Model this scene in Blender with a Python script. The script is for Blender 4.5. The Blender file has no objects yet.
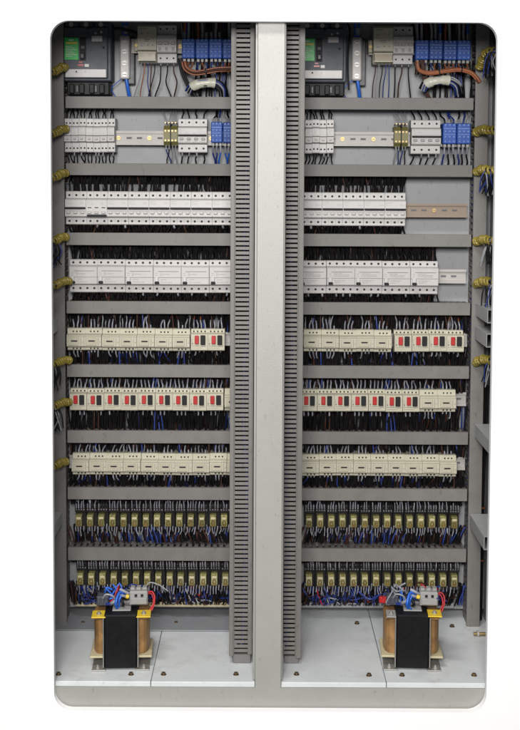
import bpy, math, random
from mathutils import Vector, Matrix, Euler
random.seed(7)
S = bpy.context.scene
C = S.collection

# ------------------------------------------------------------------ camera
F = 1290.0; TH = math.radians(4.0); CY = 179.1+F*math.tan(TH); RO = math.radians(0.28); DC = 2.8; EYE = 1.25
R = (Matrix.Rotation(math.pi/2-TH, 3, 'X') @ Matrix.Rotation(RO, 3, 'Z'))
cam = bpy.data.objects.new('camera', bpy.data.cameras.new('camera'))
C.objects.link(cam); S.camera = cam
cam.matrix_world = Matrix.Translation((0, -DC, EYE)) @ R.to_4x4()
cam.data.sensor_fit = 'HORIZONTAL'; cam.data.sensor_width = 36.0
cam.data.lens = 36.0*F/520.0; cam.data.shift_y = -(365-CY)/520.0; cam.data.clip_start = 0.05; cam.data.clip_end = 60

def P(px, py, Y):
    d = R @ Vector(((px-260)/F, -(py-CY)/F, -1.0))
    t = (Y+DC)/d.y
    return Vector((t*d.x, Y, EYE+t*d.z))
def X(px, py, Y): return P(px, py, Y).x
def Z(py, Y, px=70): return P(px, py, Y).z

# ------------------------------------------------------------------ materials
def s2l(c):
    c = c/255.0
    return c/12.92 if c <= 0.04045 else ((c+0.055)/1.055)**2.4
def col(r, g, b): return (s2l(r), s2l(g), s2l(b), 1)
def mat(name, c, rough=.5, metal=0, var=.10, scale=60, bump=0.0, spec=.5, trans=0, dirt=0, coat=0, scuff=0):
    m = bpy.data.materials.new(name); m.use_nodes = True
    n = m.node_tree.nodes; l = m.node_tree.links
    b = n['Principled BSDF']
    b.inputs['Roughness'].default_value = rough; b.inputs['Metallic'].default_value = metal
    b.inputs['Specular IOR Level'].default_value = spec
    b.inputs['Coat Weight'].default_value = coat
    if trans: b.inputs['Transmission Weight'].default_value = trans
    tc = n.new('ShaderNodeTexCoord')
    geo = n.new('ShaderNodeNewGeometry')
    nz = n.new('ShaderNodeTexNoise'); nz.inputs['Scale'].default_value = scale
    nz.inputs['Detail'].default_value = 6; nz.inputs['Roughness'].default_value = .65
    l.new(geo.outputs['Position'], nz.inputs['Vector'])
    mr = n.new('ShaderNodeMapRange'); mr.inputs[1].default_value = .3; mr.inputs[2].default_value = .7
    mr.inputs[3].default_value = 1-var; mr.inputs[4].default_value = 1+var
    l.new(nz.outputs['Fac'], mr.inputs[0])
    oi = n.new('ShaderNodeObjectInfo')
    mo = n.new('ShaderNodeMapRange'); mo.inputs[3].default_value = 1-var*.5; mo.inputs[4].default_value = 1+var*.5
    l.new(oi.outputs['Random'], mo.inputs[0])
    mm = n.new('ShaderNodeMath'); mm.operation = 'MULTIPLY'
    l.new(mr.outputs[0], mm.inputs[0]); l.new(mo.outputs[0], mm.inputs[1])
    mx = n.new('ShaderNodeVectorMath'); mx.operation = 'SCALE'
    mx.inputs[0].default_value = c[:3]
    l.new(mm.outputs[0], mx.inputs['Scale'])
    last = mx.outputs['Vector']
    if dirt:
        n2 = n.new('ShaderNodeTexNoise'); n2.inputs['Scale'].default_value = 9; n2.inputs['Detail'].default_value = 10
        n2.inputs['Roughness'].default_value = .7
        l.new(geo.outputs['Position'], n2.inputs['Vector'])
        r2 = n.new('ShaderNodeMapRange'); r2.inputs[1].default_value = .55; r2.inputs[2].default_value = .75
        r2.inputs[3].default_value = 0; r2.inputs[4].default_value = dirt
        l.new(n2.outputs['Fac'], r2.inputs[0])
        mi = n.new('ShaderNodeMix'); mi.data_type = 'RGBA'
        l.new(r2.outputs[0], mi.inputs['Factor']); l.new(last, mi.inputs['A'])
        mi.inputs['B'].default_value = (c[0]*.45, c[1]*.42, c[2]*.38, 1)
        last = mi.outputs['Result']
    if scuff:
        mp = n.new('ShaderNodeMapping'); mp.inputs['Scale'].default_value = (1, 1, .35); mp.inputs['Rotation'].default_value = (.2, .5, .3)
        l.new(geo.outputs['Position'], mp.inputs['Vector'])
        n3 = n.new('ShaderNodeTexNoise'); n3.inputs['Scale'].default_value = 160; n3.inputs['Detail'].default_value = 2
        l.new(mp.outputs[0], n3.inputs['Vector'])
        r3 = n.new('ShaderNodeMapRange'); r3.inputs[1].default_value = .66; r3.inputs[2].default_value = .72
        r3.inputs[3].default_value = 0; r3.inputs[4].default_value = scuff
        l.new(n3.outputs['Fac'], r3.inputs[0])
        m3 = n.new('ShaderNodeMix'); m3.data_type = 'RGBA'
        l.new(r3.outputs[0], m3.inputs['Factor']); l.new(last, m3.inputs['A'])
        m3.inputs['B'].default_value = (c[0]*.3, c[1]*.27, c[2]*.22, 1); last = m3.outputs['Result']
    l.new(last, b.inputs['Base Color'])
    rr = n.new('ShaderNodeMapRange'); rr.inputs[3].default_value = max(.05, rough-.12); rr.inputs[4].default_value = min(1, rough+.12)
    l.new(nz.outputs['Fac'], rr.inputs[0]); l.new(rr.outputs[0], b.inputs['Roughness'])
    if bump:
        bn = n.new('ShaderNodeTexNoise'); bn.inputs['Scale'].default_value = 700; bn.inputs['Detail'].default_value = 3
        l.new(geo.outputs['Position'], bn.inputs['Vector'])
        bp = n.new('ShaderNodeBump'); bp.inputs['Strength'].default_value = bump; bp.inputs['Distance'].default_value = .001
        l.new(bn.outputs['Fac'], bp.inputs['Height']); l.new(bp.outputs['Normal'], b.inputs['Normal'])
    return m
M = {}
M['surround'] = mat('white_surround_paint', (.93, .93, .93, 1), .8, var=.01, scale=6, bump=.15)
M['frame'] = mat('cabinet_paint', (.335, .333, .308, 1), .40, var=.05, scale=9, bump=.35, dirt=.12, scuff=.25)
M['inner'] = mat('inner_cabinet_paint', (.36, .37, .37, 1), .5, var=.05, scale=12, bump=.25, dirt=.15)
M['plate'] = mat('galvanised_plate', (.29, .295, .305, 1), .55, .1, var=.08, scale=18, dirt=.2, scuff=.3)
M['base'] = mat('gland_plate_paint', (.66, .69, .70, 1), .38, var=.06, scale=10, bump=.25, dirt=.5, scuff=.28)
M['duct'] = mat('grey_duct_pvc', (.163, .155, .146, 1), .52, var=.10, scale=22, bump=.3, dirt=.28, scuff=.35)
M['duct_in'] = mat('duct_inner_pvc', (.16, .15, .145, 1), .6, var=.06)
M['mcb'] = mat('white_device_plastic', (.50, .485, .475, 1), .42, var=.04, scale=80)
M['mcb2'] = mat('warm_device_plastic', (.46, .44, .43, 1), .42, var=.04, scale=80)
M['mcbg'] = mat('grey_device_plastic', (.30, .30, .29, 1), .45, var=.05)
M['cream'] = mat('cream_device_plastic', (.475, .45, .35, 1), .45, var=.05, scale=80)
M['cream2'] = mat('cream_insert_plastic', (.44, .41, .315, 1), .45, var=.05, scale=80)
M['groove'] = mat('moulding_gap', (.10, .095, .085, 1), .7)
M['black'] = mat('black_plastic', (.010, .010, .011, 1), .55, var=.2, spec=.3)
M['dgrey'] = mat('dark_grey_plastic', (.055, .064, .080, 1), .55, var=.08)
M['dgrey2'] = mat('charcoal_plastic', (.05, .052, .06, 1), .45, var=.1)
M['red'] = mat('red_button', (.42, .018, .02, 1), .35, var=.1)
M['green'] = mat('green_cover', (.02, .42, .07, 1), .4, var=.08)
M['yellow'] = mat('yellow_paint', (.72, .50, .03, 1), .4, var=.08)
M['blue'] = mat('blue_terminal', (.022, .080, .36, 1), .6, var=.35, scale=200)
M['blue2'] = mat('pale_blue_print', (.16, .26, .52, 1), .6, var=.1)
M['steel'] = mat('zinc_screw', (.42, .41, .39, 1), .5, .7, var=.1)
M['brass'] = mat('brass', (.36, .26, .12, 1), .42, .8, var=.15)
M['railm'] = mat('din_rail_zinc', (.42, .40, .38, 1), .55, .2, var=.06)
M['railb'] = mat('yellowed_din_rail', (.25, .195, .15, 1), .55, .2, var=.08)
M['wblack'] = mat('black_wire', (.007, .007, .009, 1), .5, var=.2, spec=.25)
M['wbrown'] = mat('brown_wire', (.05, .018, .012, 1), .5, var=.2, spec=.3)
M['worange'] = mat('orange_brown_wire', (.27, .085, .03, 1), .42, var=.2)
M['wblue'] = mat('blue_wire', (.018, .038, .20, 1), .4, var=.2)
M['wblue2'] = mat('bright_blue_wire', (.02, .12, .55, 1), .38, var=.15)
M['wgrey'] = mat('grey_wire', (.30, .31, .33, 1), .45, var=.2)
M['wred'] = mat('red_wire', (.42, .02, .02, 1), .4, var=.2)
M['bolt'] = mat('passivated_bolt', (.16, .11, .06, 1), .45, .7, var=.3)
M['wshade'] = mat('shaded_black_wire', (.010, .009, .009, 1), .85, var=.3, spec=.08)  # black wire without sheen, so the packed gaps read as shadow
M['rail_paint'] = mat('lower_rail_paint', (.36, .335, .30, 1), .45, var=.05, scale=14, bump=.35, dirt=.12, scuff=.25)
M['strip'] = mat('grey_floor_shade', (.27, .28, .30, 1), .5, .1, var=.08, dirt=.1)  # tone of the shade band on the left bay floor
M['sleeve'] = mat('white_marker_sleeve', (.23, .235, .27, 1), .6, var=.45)
M['spiral'] = mat('yellow_spiral_wrap', (.36, .28, .05, 1), .2, var=.25, scale=120, trans=.25)
M['relay'] = mat('amber_relay_cover', (.33, .31, .13, 1), .25, var=.6, scale=220, trans=.35, coat=.5)
M['olive'] = mat('olive_terminal', (.20, .18, .06, 1), .5, var=.2)
M['coil'] = mat('relay_coil', (.15, .10, .025, 1), .4, var=.3)
M['socket'] = mat('relay_socket', (.012, .010, .010, 1), .55, var=.2, spec=.25)
M['tape'] = mat('black_insulating_tape', (.006, .006, .007, 1), .5, var=.3, scale=90, spec=.2)
M['winding'] = mat('paper_wrapped_winding', (.27, .145, .05, 1), .5, var=.35, scale=40)
M['card'] = mat('insulating_card', (.50, .44, .28, 1), .6, var=.08)
M['tan'] = mat('tan_window', (.26, .21, .13, 1), .35, var=.1)
M['tapew'] = mat('white_adhesive_tape', (.55, .55, .46, 1), .35, var=.05)
M['print'] = mat('printed_legend', (.12, .12, .13, 1), .6)
M['printl'] = mat('light_print', (.75, .8, .72, 1), .6)

# ------------------------------------------------------------------ mesh builder
class MB:
    def __init__(s): s.v = []; s.f = []; s.m = []; s.sm = []; s.mi = 0
    def use(s, i): s.mi = i; return s
    def _add(s, vs, fs, smooth=False):
        o = len(s.v); s.v += [tuple(v) for v in vs]
        for f in fs:
            s.f.append([o+i for i in f]); s.m.append(s.mi); s.sm.append(smooth)
    def box(s, x0, x1, y0, y1, z0, z1, c=0.0):
        if x0 > x1: x0, x1 = x1, x0
        if y0 > y1: y0, y1 = y1, y0
        if z0 > z1: z0, z1 = z1, z0
        if c <= 0:
            v = [(x, y, z) for x in (x0, x1) for y in (y0, y1) for z in (z0, z1)]
            s._add(v, [(0,1,3,2),(4,6,7,5),(0,4,5,1),(2,3,7,6),(0,2,6,4),(1,5,7,3)]); return s
        c = min(c, (x1-x0)*.45, (y1-y0)*.45, (z1-z0)*.45)
        v = []; idx = {}
        for ix in (0,1):
            for iy in (0,1):
                for iz in (0,1):
                    cx, cy, cz = (x0,x1)[ix], (y0,y1)[iy], (z0,z1)[iz]
                    sx, sy, sz = (1,-1)[ix]*c, (1,-1)[iy]*c, (1,-1)[iz]*c
                    idx[ix,iy,iz,'x'] = len(v); v.append((cx, cy+sy, cz+sz))
                    idx[ix,iy,iz,'y'] = len(v); v.append((cx+sx, cy, cz+sz))
                    idx[ix,iy,iz,'z'] = len(v); v.append((cx+sx, cy+sy, cz))
        f = []
        for i in (0,1):
            f.append([idx[i,a,b,'x'] for a,b in ((0,0),(0,1),(1,1),(1,0))])
            f.append([idx[a,i,b,'y'] for a,b in ((0,0),(1,0),(1,1),(0,1))])
            f.append([idx[a,b,i,'z'] for a,b in ((0,0),(0,1),(1,1),(1,0))])
        for a in (0,1):
            for b in (0,1):
                f.append([idx[a,b,0,'x'], idx[a,b,1,'x'], idx[a,b,1,'y'], idx[a,b,0,'y']])
                f.append([idx[a,0,b,'x'], idx[a,1,b,'x'], idx[a,1,b,'z'], idx[a,0,b,'z']])
                f.append([idx[0,a,b,'y'], idx[1,a,b,'y'], idx[1,a,b,'z'], idx[0,a,b,'z']])
        for a in (0,1):
            for b in (0,1):
                for d in (0,1): f.append([idx[a,b,d,k] for k in 'xyz'])
        s._add(v, f); return s
    def prism(s, x0, x1, prof):           # prof: (y,z) polygon
        n = len(prof)
        v = [(x0, y, z) for y, z in prof] + [(x1, y, z) for y, z in prof]
        f = [[(i), (i+1) % n, n+(i+1) % n, n+i] for i in range(n)]
        f += [list(range(n))[::-1], [n+i for i in range(n)]]
        s._add(v, f); return s
    def tube(s, pts, r, n=6, cap=True):
        pts = [Vector(p) for p in pts]
        rr = r if isinstance(r, (list, tuple)) else [r]*len(pts)
        v = []; up = None
        for i, p in enumerate(pts):
            t = (pts[min(i+1, len(pts)-1)]-pts[max(i-1, 0)])
            if t.length < 1e-9: t = Vector((0, 0, 1))
            t.normalize()
            if up is None: up = t.orthogonal().normalized()
            up = (up - t*up.dot(t)); up = up.normalized() if up.length > 1e-6 else t.orthogonal().normalized()
            sd = t.cross(up)
            for k in range(n):
                a = 2*math.pi*k/n; v.append(p+(up*math.cos(a)+sd*math.sin(a))*rr[i])
        f = []
        for i in range(len(pts)-1):
            for k in range(n):
                f.append([i*n+k, i*n+(k+1) % n, (i+1)*n+(k+1) % n, (i+1)*n+k])
        s._add(v, f, True)
        if cap:
            e = (len(pts)-1)*n
            s._add([v[k] for k in range(n)], [list(range(n))[::-1]]); s._add([v[e+k] for k in range(n)], [list(range(n))])
        return s
    def cyl(s, c, r, h, axis='y', n=12, r2=None):   # centre of the near face; extends +axis by h
        a = {'x': Vector((1,0,0)), 'y': Vector((0,1,0)), 'z': Vector((0,0,1))}[axis]
        c = Vector(c); return s.tube([c, c+a*h], [r, r2 if r2 is not None else r], n)
    def build(s, name, mats, parent=None, loc=None):
        me = bpy.data.meshes.new(name)
        me.from_pydata(s.v, [], s.f)
        for m in (mats if isinstance(mats, (list, tuple)) else [mats]): me.materials.append(M[m])
        for p, mi, sm in zip(me.polygons, s.m, s.sm): p.material_index = mi; p.use_smooth = sm
        me.validate()
        import bmesh
        bm = bmesh.new(); bm.from_mesh(me); bmesh.ops.recalc_face_normals(bm, faces=bm.faces); bm.to_mesh(me); bm.free()
        o = bpy.data.objects.new(name, me); C.objects.link(o)
        if parent: o.parent = parent
        if loc: o.location = loc
        return o
def bez(p, n=10):
    """catmull-rom through points"""
    p = [Vector(q) for q in p]; q = [p[0]]+p+[p[-1]]; out = []
    for i in range(1, len(q)-2):
        for k in range(n):
            t = k/n; a, b, c, d = q[i-1], q[i], q[i+1], q[i+2]
            out.append(.5*((2*b)+(c-a)*t+(2*a-5*b+4*c-d)*t*t+(3*b-a-3*c+d)*t**3))
    out.append(p[-1]); return out
def tag(o, label=None, cat=None, group=None, kind=None):
    if label: o['label'] = label
    if cat: o['category'] = cat
    if group: o['group'] = group
    if kind: o['kind'] = kind
    return o
def thing(name, loc=(0,0,0)):
    o = bpy.data.objects.new(name, None); C.objects.link(o); o.location = loc; o.empty_display_size = .02
    return o
def copy_tree(o, parent=None):
    c = o.copy(); C.objects.link(c)
    if parent: c.parent = parent
    for ch in o.children: copy_tree(ch, c)
    return c
ORD = ['first','second','third','fourth','fifth','sixth','seventh','eighth','ninth','tenth','eleventh','twelfth','thirteenth','fourteenth','fifteenth']
def ordl(i, n):
    if i == 0: return 'leftmost'
    if i == n-1: return 'rightmost'
    return ORD[i]+' from left'

# ------------------------------------------------------------------ the setting: wall made up to stand for the white page border
YP = .45            # mounting plate
hx0, hx1 = X(53, 365, -.01), X(491, 365, -.01)
hz1, hz0 = Z(22, -.01, 272), Z(709, -.01, 272)
def rounded_ring(x0, x1, z0, z1, r, n=10):
    pts = []
    for cx, cz, a0 in ((x1-r, z1-r, 0), (x0+r, z1-r, 90), (x0+r, z0+r, 180), (x1-r, z0+r, 270)):
        for k in range(n+1):
            a = math.radians(a0+90*k/n); pts.append((cx+r*math.cos(a), cz+r*math.sin(a)))
    return pts
hole = rounded_ring(hx0, hx1, hz0, hz1, .040)
outer = rounded_ring(-2.2, 2.2, -.7, 2.9, .001)
n = len(hole); v = []
for y in (-.024, -.004):
    v += [(a, y, b) for a, b in hole] + [(a, y, b) for a, b in outer]
f = []
for i in range(n):
    j = (i+1) % n
    f += [[i, j, n+j, n+i], [2*n+i, 3*n+i, 3*n+j, 2*n+j], [i, 2*n+i, 2*n+j, j], [n+i, n+j, 3*n+j, 3*n+i]]
w = MB(); w._add(v, f)
surround = w.build('surround', 'surround')
tag(surround, 'plain white wall made up for the page border around the cabinet', 'surround')

# ------------------------------------------------------------------ cabinet
BZ = Z(683, 0, 260)
XL, XR = X(41, 600, .5)-.004, X(481, 600, .5)
PX0, PX1 = X(256.6, 380, 0), X(282.6, 380, 0)
cab = thing('control_cabinet', (0, .28, BZ-.1))
tag(cab, 'pale grey steel control cabinet with two open bays and centre post', 'cabinet')
def cb(name, m, mb): 
    o = mb.build(name, m, cab); o.matrix_parent_inverse = Matrix.Translation(-Vector(cab.location)); return o
CZ0, CZ1 = -.02, 1.86
cb('back_panel', 'inner', MB().box(XL-.02, XR+.02, .56, .564, CZ0, CZ1))
cb('side_panel', 'inner', MB().box(XL-.004, XL, .012, .559, CZ0, CZ1))
cb('side_panel', 'inner', MB().box(XR, XR+.004, .012, .559, CZ0, CZ1))
cb('top_panel', 'inner', MB().box(XL+.001, XR-.001, .012, .559, CZ1-.006, CZ1))
def tprof(mb, y0, y1, zr):
    pts = [(XL-.02, CZ0), (XR+.02, CZ0), (XR+.02, zr), (PX1, zr), (PX1, CZ1-.008), (PX0, CZ1-.008), (PX0, zr), (XL-.02, zr)]
    n = len(pts); v = [(x, y0, z) for x, z in pts]+[(x, y1, z) for x, z in pts]
    mb._add(v, [list(range(n)), [n+i for i in range(n)][::-1]]+[[i, (i+1) % n, n+(i+1) % n, n+i] for i in range(n)]); return mb
cb('front_frame', 'frame', tprof(MB(), .001, .045, BZ-.0118))
cb('door_lip', 'frame', MB().box(PX0-.0055, PX0-.0005, .010, .03, BZ+.003, CZ1-.01, .001)); cb('door_lip', 'frame', MB().box(PX1+.0005, PX1+.0035, .010, .03, BZ+.003, CZ1-.01, .001))
for x0, x1 in ((XL+.002, PX0-.012), (PX1+.005, XR-.002)):
    pz0, pz1 = Z(607, YP), CZ1-.03
    cb('mounting_plate', 'plate', MB().box(x0, x1, YP, YP+.003, pz0, pz1).box(x0, x1, YP+.0035, YP+.02, pz0, pz0+.003))

def bolt(parent, x, y, z, rot=0, r=.0052):
    b = MB()
    b.use(0).cyl((x, y, z), r*1.25, .0012, 'z', 14).use(1).cyl((x, y, z+.0014), r*.9, .004, 'z', 6)
    return b.build('bolt', ['bolt', 'bolt'], parent)
def groundpt(px, py, z=BZ):
    d = R @ Vector(((px-260)/F, -(py-CY)/F, -1.0)); t = (z-EYE)/d.z
    return Vector((t*d.x, t*d.y-DC, z))
lseam = (groundpt(152, 676), groundpt(163, 632)); rseam = (groundpt(385, 677), groundpt(373, 626))
xs = [XL+.003, lseam[0].x, PX0-.002]; 
def gland(x0, x1, label, bolts):
    g = thing('gland_plate', ((x0+x1)/2, .28, BZ))
    o = MB().box(x0, x1, .004, .535, BZ-.003, BZ, .0008).box(x0, x1, .0035, .0075, BZ-.0115, BZ-.0005, .0008).build('sheet', 'base', g)
    o.matrix_parent_inverse = Matrix.Translation(-Vector(g.location))
    for px, py in bolts:
        p = groundpt(px, py); b = bolt(g, p.x, p.y, BZ+.0006); b.matrix_parent_inverse = o.matrix_parent_inverse
    tag(g, label, 'gland plate', 'gland plates on the cabinet floor')
gland(XL+.003, lseam[0].x-.0008, 'pale steel floor plate under the left transformer', [(58.5, 675), (131, 675), (83, 624)])
gland(lseam[0].x+.0008, PX0-.001, 'empty pale floor plate right of the left transformer', [(163.5, 675), (236, 675), (176, 624)])
gland(PX1+.001, rseam[0].x-.0008, 'empty pale floor plate left of the right transformer', [(296.5, 675), (369, 676), (357, 624)])
gland(rseam[0].x+.0008, XR-.003, 'pale steel floor plate under the right transformer', [(402, 676), (474, 676), (452, 627)])

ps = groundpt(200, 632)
tag(MB().box(XL+.006, PX0-.003, ps.y, .53, BZ+.0015, BZ+.004, .0008).build('floor_shade_strip', 'strip'), 'dull grey sheet standing for floor shade behind the left transformer', 'floor strip')  # grey sheet added over the floor plates, standing for shade at the rear
# ------------------------------------------------------------------ wiring ducts
YD = .37
PIT = .0157
def slots_wall(mb, x0, x1, y0, y1, z0, z1, pitch=PIT, tooth=.0095):
    k = x0
    while k < x1-.002:
        mb.box(k, min(k+tooth, x1), y0, y1, z0, z1); k += pitch
def hduct(bay, x0, x1, z0, z1, label):
    g = thing('wiring_duct', ((x0+x1)/2, YP, z0))
    inv = Matrix.Translation(-Vector(g.location))
    lid = MB().box(x0, x1, YD, YD+.002, z0, z1, .0007)
    lid.box(x0+.0002, x1-.0002, YD+.0022, YD+.011, z1-.0016, z1-.0001).box(x0+.0002, x1-.0002, YD+.0022, YD+.011, z0+.0001, z0+.0016)
    a = lid.build('duct_lid', 'duct', g)
    t = MB()
    slots_wall(t, x0+.001, x1-.001, YD+.0035, YP-.0105, z1-.0045, z1-.003)
    slots_wall(t, x0+.001, x1-.001, YD+.0035, YP-.0105, z0+.003, z0+.0045)
    t.box(x0, x1, YP-.0100, YP-.0012, z1-.0044, z1-.0031).box(x0, x1, YP-.0100, YP-.0012, z0+.0031, z0+.0044)
    b = t.build('slotted_wall', 'duct', g)
    c = MB().box(x0, x1, YP-.0030, YP-.0014, z0+.0046, z1-.0046).build('duct_base', 'duct_in', g)
    for o in (a, b, c): o.matrix_parent_inverse = inv
    tag(g, label, 'wiring duct', 'horizontal grey wiring ducts')
dys = [(96, 108), (163, 175), (232.5, 245), (301, 313.5), (364.5, 377), (430.5, 443), (487.5, 499.5), (547.5, 560.5)]
rown = ['top', 'second', 'third', 'fourth', 'fifth', 'sixth', 'seventh', 'eighth', 'ninth']
VL = X(66, 370, .372)-.001; VR = X(470.5, 370, .372)
LX0, LX1 = VL+.0035, -.0685
RX0, RX1 = .103, VR-.0035
for i, (a, b) in enumerate(dys):
    hduct(0, LX0, LX1, Z(b, YD), Z(a, YD), f'grey horizontal duct between {rown[i]} and {rown[i+1]} device rows, left bay')
    hduct(1, RX0, RX1, Z(b, YD), Z(a, YD), f'grey horizontal duct between {rown[i]} and {rown[i+1]} device rows, right bay')

def vduct(x0, x1, z0, z1, label):
    g = thing('wiring_duct', ((x0+x1)/2, YP, z0)); inv = Matrix.Translation(-Vector(g.location))
    lid = MB().box(x0, x1, YD-.002, YD, z0, z1, .0007)
    lid.box(x0+.0001, x0+.0016, YD+.0002, YD+.009, z0, z1).box(x1-.0016, x1-.0001, YD+.0002, YD+.009, z0, z1)
    a = lid.build('duct_lid', 'duct', g)
    t = MB(); k = z0
    while k < z1-.01:
        for xx in (x0+.003, x1-.0045): t.box(xx, xx+.0015, YD+.002, YP-.0105, k, k+.0095)
        k += PIT
    for xx in (x0+.0031, x1-.0044): t.box(xx, xx+.0013, YP-.0100, YP-.0012, z0, z1)
    b = t.build('slotted_wall', 'duct', g)
    c = MB().box(x0+.0046, x1-.0046, YP-.003, YP-.0014, z0, z1).build('duct_base', 'duct_in', g)
    for o in (a, b, c): o.matrix_parent_inverse = inv
    tag(g, label, 'wiring duct', 'tall plain wiring ducts at the bay sides')
vduct(VL-.0445, VL, Z(632, YD), 1.80, 'tall grey duct along the outer side of the left bay')
vduct(VR, VR+.0325, Z(629, YD, 468), 1.80, 'tall grey duct along the outer side of the right bay')

def ductfill(name, x0, x1, z0, z1, vert, seed, n=12):  # dark cables added inside so the duct slots read as shaded
    r = random.Random(seed); m = MB()
    for i in range(n):
        m.use(r.choice([0, 0, 0, 0, 0, 1, 2])); pts = []; y = r.uniform(.388, .438)
        if vert:
            xx = r.uniform(x0, x1); k = z0
            while k < z1: pts.append((min(max(xx+r.uniform(-.004, .004), x0), x1), y+r.uniform(-.006, .004), k)); k += .08
        else:
            zz = r.uniform(z0, z1); k = x0
            while k < x1: pts.append((k, y+r.uniform(-.006, .004), min(max(zz+r.uniform(-.004, .004), z0), z1))); k += .05
        m.tube(bez(pts, 2), .0032, 5)
    o = m.build('duct_cabling', ['wblack', 'wbrown', 'wblue']); tag(o, name, 'cabling', kind='stuff')
ductfill('dark cables added for slot shade in the tall outer left duct', VL-.0355, VL-.0085, Z(632, YD)+.01, 1.79, True, 1, 22)
ductfill('dark cables added for slot shade in the tall outer right duct', VR+.0085, VR+.0245, Z(629, YD, 468)+.01, 1.79, True, 2, 22)
for i, (a, b) in enumerate(dys):
    ductfill(f'dark cables added for slot shade in the duct below the {rown[i]} row, left bay', LX0+.003, LX1-.003, Z(b, YD)+.009, Z(a, YD)-.009, False, 10+i)
    ductfill(f'dark cables added for slot shade in the duct below the {rown[i]} row, right bay', RX0+.003, RX1-.003, Z(b, YD)+.009, Z(a, YD)-.009, False, 30+i)
def sduct(x0, x1, lipside, z0, z1, label):
    y0 = .11; y1 = .19
    g = thing('slotted_duct', ((x0+x1)/2, .15, z0)); inv = Matrix.Translation(-Vector(g.location))
    ml, mr = (.0106, .0086) if lipside < 0 else (.0046, .0106)
    m = MB()
    m.box(x0+.0021, x0+ml-.0001, y0, y0+.002, z0, z1).box(x1-mr+.0001, x1-.0005, y0, y0+.002, z0, z1)
    k = z0+.004
    while k < z1-.01:
        m.box(x0+ml, x1-mr, y0+.0002, y0+.002, k, k+.0073, .0006); k += .01058
    k = z0+.004
    while k < z1-.01:
        m.box(x0+ml, x1-mr, y1-.002, y1-.0002, k, k+.0068); k += .01058
    m.box(x0+.0021, x0+ml-.0001, y1-.0021, y1, z0, z1).box(x1-mr+.0001, x1-.0005, y1-.0021, y1, z0, z1)
    a = m.build('slotted_wall', 'duct', g)
    if lipside < 0:
        l = MB().box(x0-.001, x0+.0085, y0-.0035, y0-.0012, z0-.004, z1, .0008).box(x0-.001, x0+.001, y0-.0011, y1+.003, z0-.004, z1)
        bb = MB().box(x1-.0004, x1+.0014, y0+.001, y1-.001, z0, z1)
    else:
        l = MB().box(x1-.0085, x1+.003, y0-.0035, y0-.0012, z0-.004, z1, .0008).box(x1+.001, x1+.003, y0-.0011, y1+.003, z0-.004, z1)
        bb = MB().box(x0-.0, x0+.0019, y0+.001, y1-.001, z0, z1)
    b = l.build('duct_lid', 'duct', g); c = bb.build('duct_base', 'duct_in', g)
    ft = MB().box(x0+.008, x1-.002, y0+.004, y0+.05, BZ+.001, z0-.002, .001).build('foot', 'duct_in', g)
    for o in (a, b, c, ft): o.matrix_parent_inverse = inv
    tag(g, label, 'slotted duct', 'tall slotted ducts beside the centre post')
    # cables packed inside
    r = random.Random(3 if lipside < 0 else 4)
    cm = MB()
    for i in range(26):
        xx = r.uniform(x0+.010, x1-.010); yy = r.uniform(y0+.02, y1-.012)
        cm.use(r.choice([0, 0, 0, 0, 0, 1, 2, 0, 0]))
        zz = z0+.01; pts = []
        while zz < z1-.02:
            pts.append((min(max(xx+r.uniform(-.006, .006), x0+.006), x1-.006), yy+r.uniform(-.005, .005), zz)); zz += .13
        cm.tube(bez(pts, 3), .0023, 5)
    o = cm.build('duct_cabling', ['wblack', 'wbrown', 'wblue'])
    tag(o, 'dark cables packed inside the slotted duct '+('left' if lipside < 0 else 'right')+' of centre post', 'cabling', kind='stuff')
sduct(-.066, -.0155, -1, BZ+.024, 1.80, 'tall grey duct with horizontal slots just left of centre post')
sduct(.0528, .0955, 1, BZ+.020, 1.80, 'tall grey duct with horizontal slots just right of centre post')

# ------------------------------------------------------------------ wires (shared meshes)
POOL = {}
def wire(parent, x, y, z, dirn, L, colr='wblack', sleeve=.011, r=.0016, back=.03, spread=.006):
    L = round(L/.004)*.004
    key = (dirn, round(L, 3), colr, sleeve, r, round(back, 3), spread); pool = POOL.setdefault(key, [])
    if len(pool) < 5:
        rr = random.Random(hash(str(key))+len(pool)) if False else random.Random(len(POOL)*13+len(pool))
        dx = rr.uniform(-spread, spread); ex = dx+rr.uniform(-spread, spread)
        pts = [(0, 0, 0), (rr.uniform(-.001, .001), -.001, dirn*L*.28), (dx*.6, back*.25, dirn*L*.6), (ex, back, dirn*L), (ex, back+.01, dirn*(L+.010))]
        c = bez(pts, 5)
        m = MB(); m.use(0).tube(c, r, 6)
        if sleeve:
            sl = []; acc = 0
            for i, p in enumerate(c):
                if i: acc += (p-c[i-1]).length
                if acc <= sleeve: sl.append(p)
            if len(sl) > 1: m.use(1).tube(sl, r*1.18, 6)
        o = m.build('wire', [colr, 'sleeve'], parent, (x, y, z)); pool.append(o.data); return o
    o = bpy.data.objects.new('wire', random.choice(pool)); C.objects.link(o); o.parent = parent; o.location = (x, y, z); return o

def backwires(z0, z1, x0, x1, label, dens=420, cols=('wblack',)*18+('wbrown', 'wblue'), y0=.395, y1=.44, lean=0):
    cols = tuple('wshade' if c == 'wblack' else c for c in cols)  # sheenless black stands for the shade between devices and ducts
    r = random.Random(int(z0*1e4)); m = MB(); ms = list(dict.fromkeys(cols))
    for i in range(int((x1-x0)*dens)):
        xx = r.uniform(x0, x1); yy = r.uniform(y0, y1); dx = r.uniform(-.009, .009)+lean
        m.use(ms.index(r.choice(cols)))
        m.tube(bez([(xx, yy, z0), (xx+dx*.3, yy+r.uniform(-.004, .004), z0*.6+z1*.4), (xx+dx, yy+.004, z1)], 3), .0021, 5)
    o = m.build('packed_wiring', ms); tag(o, label, 'wiring', kind='stuff'); return o

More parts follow.
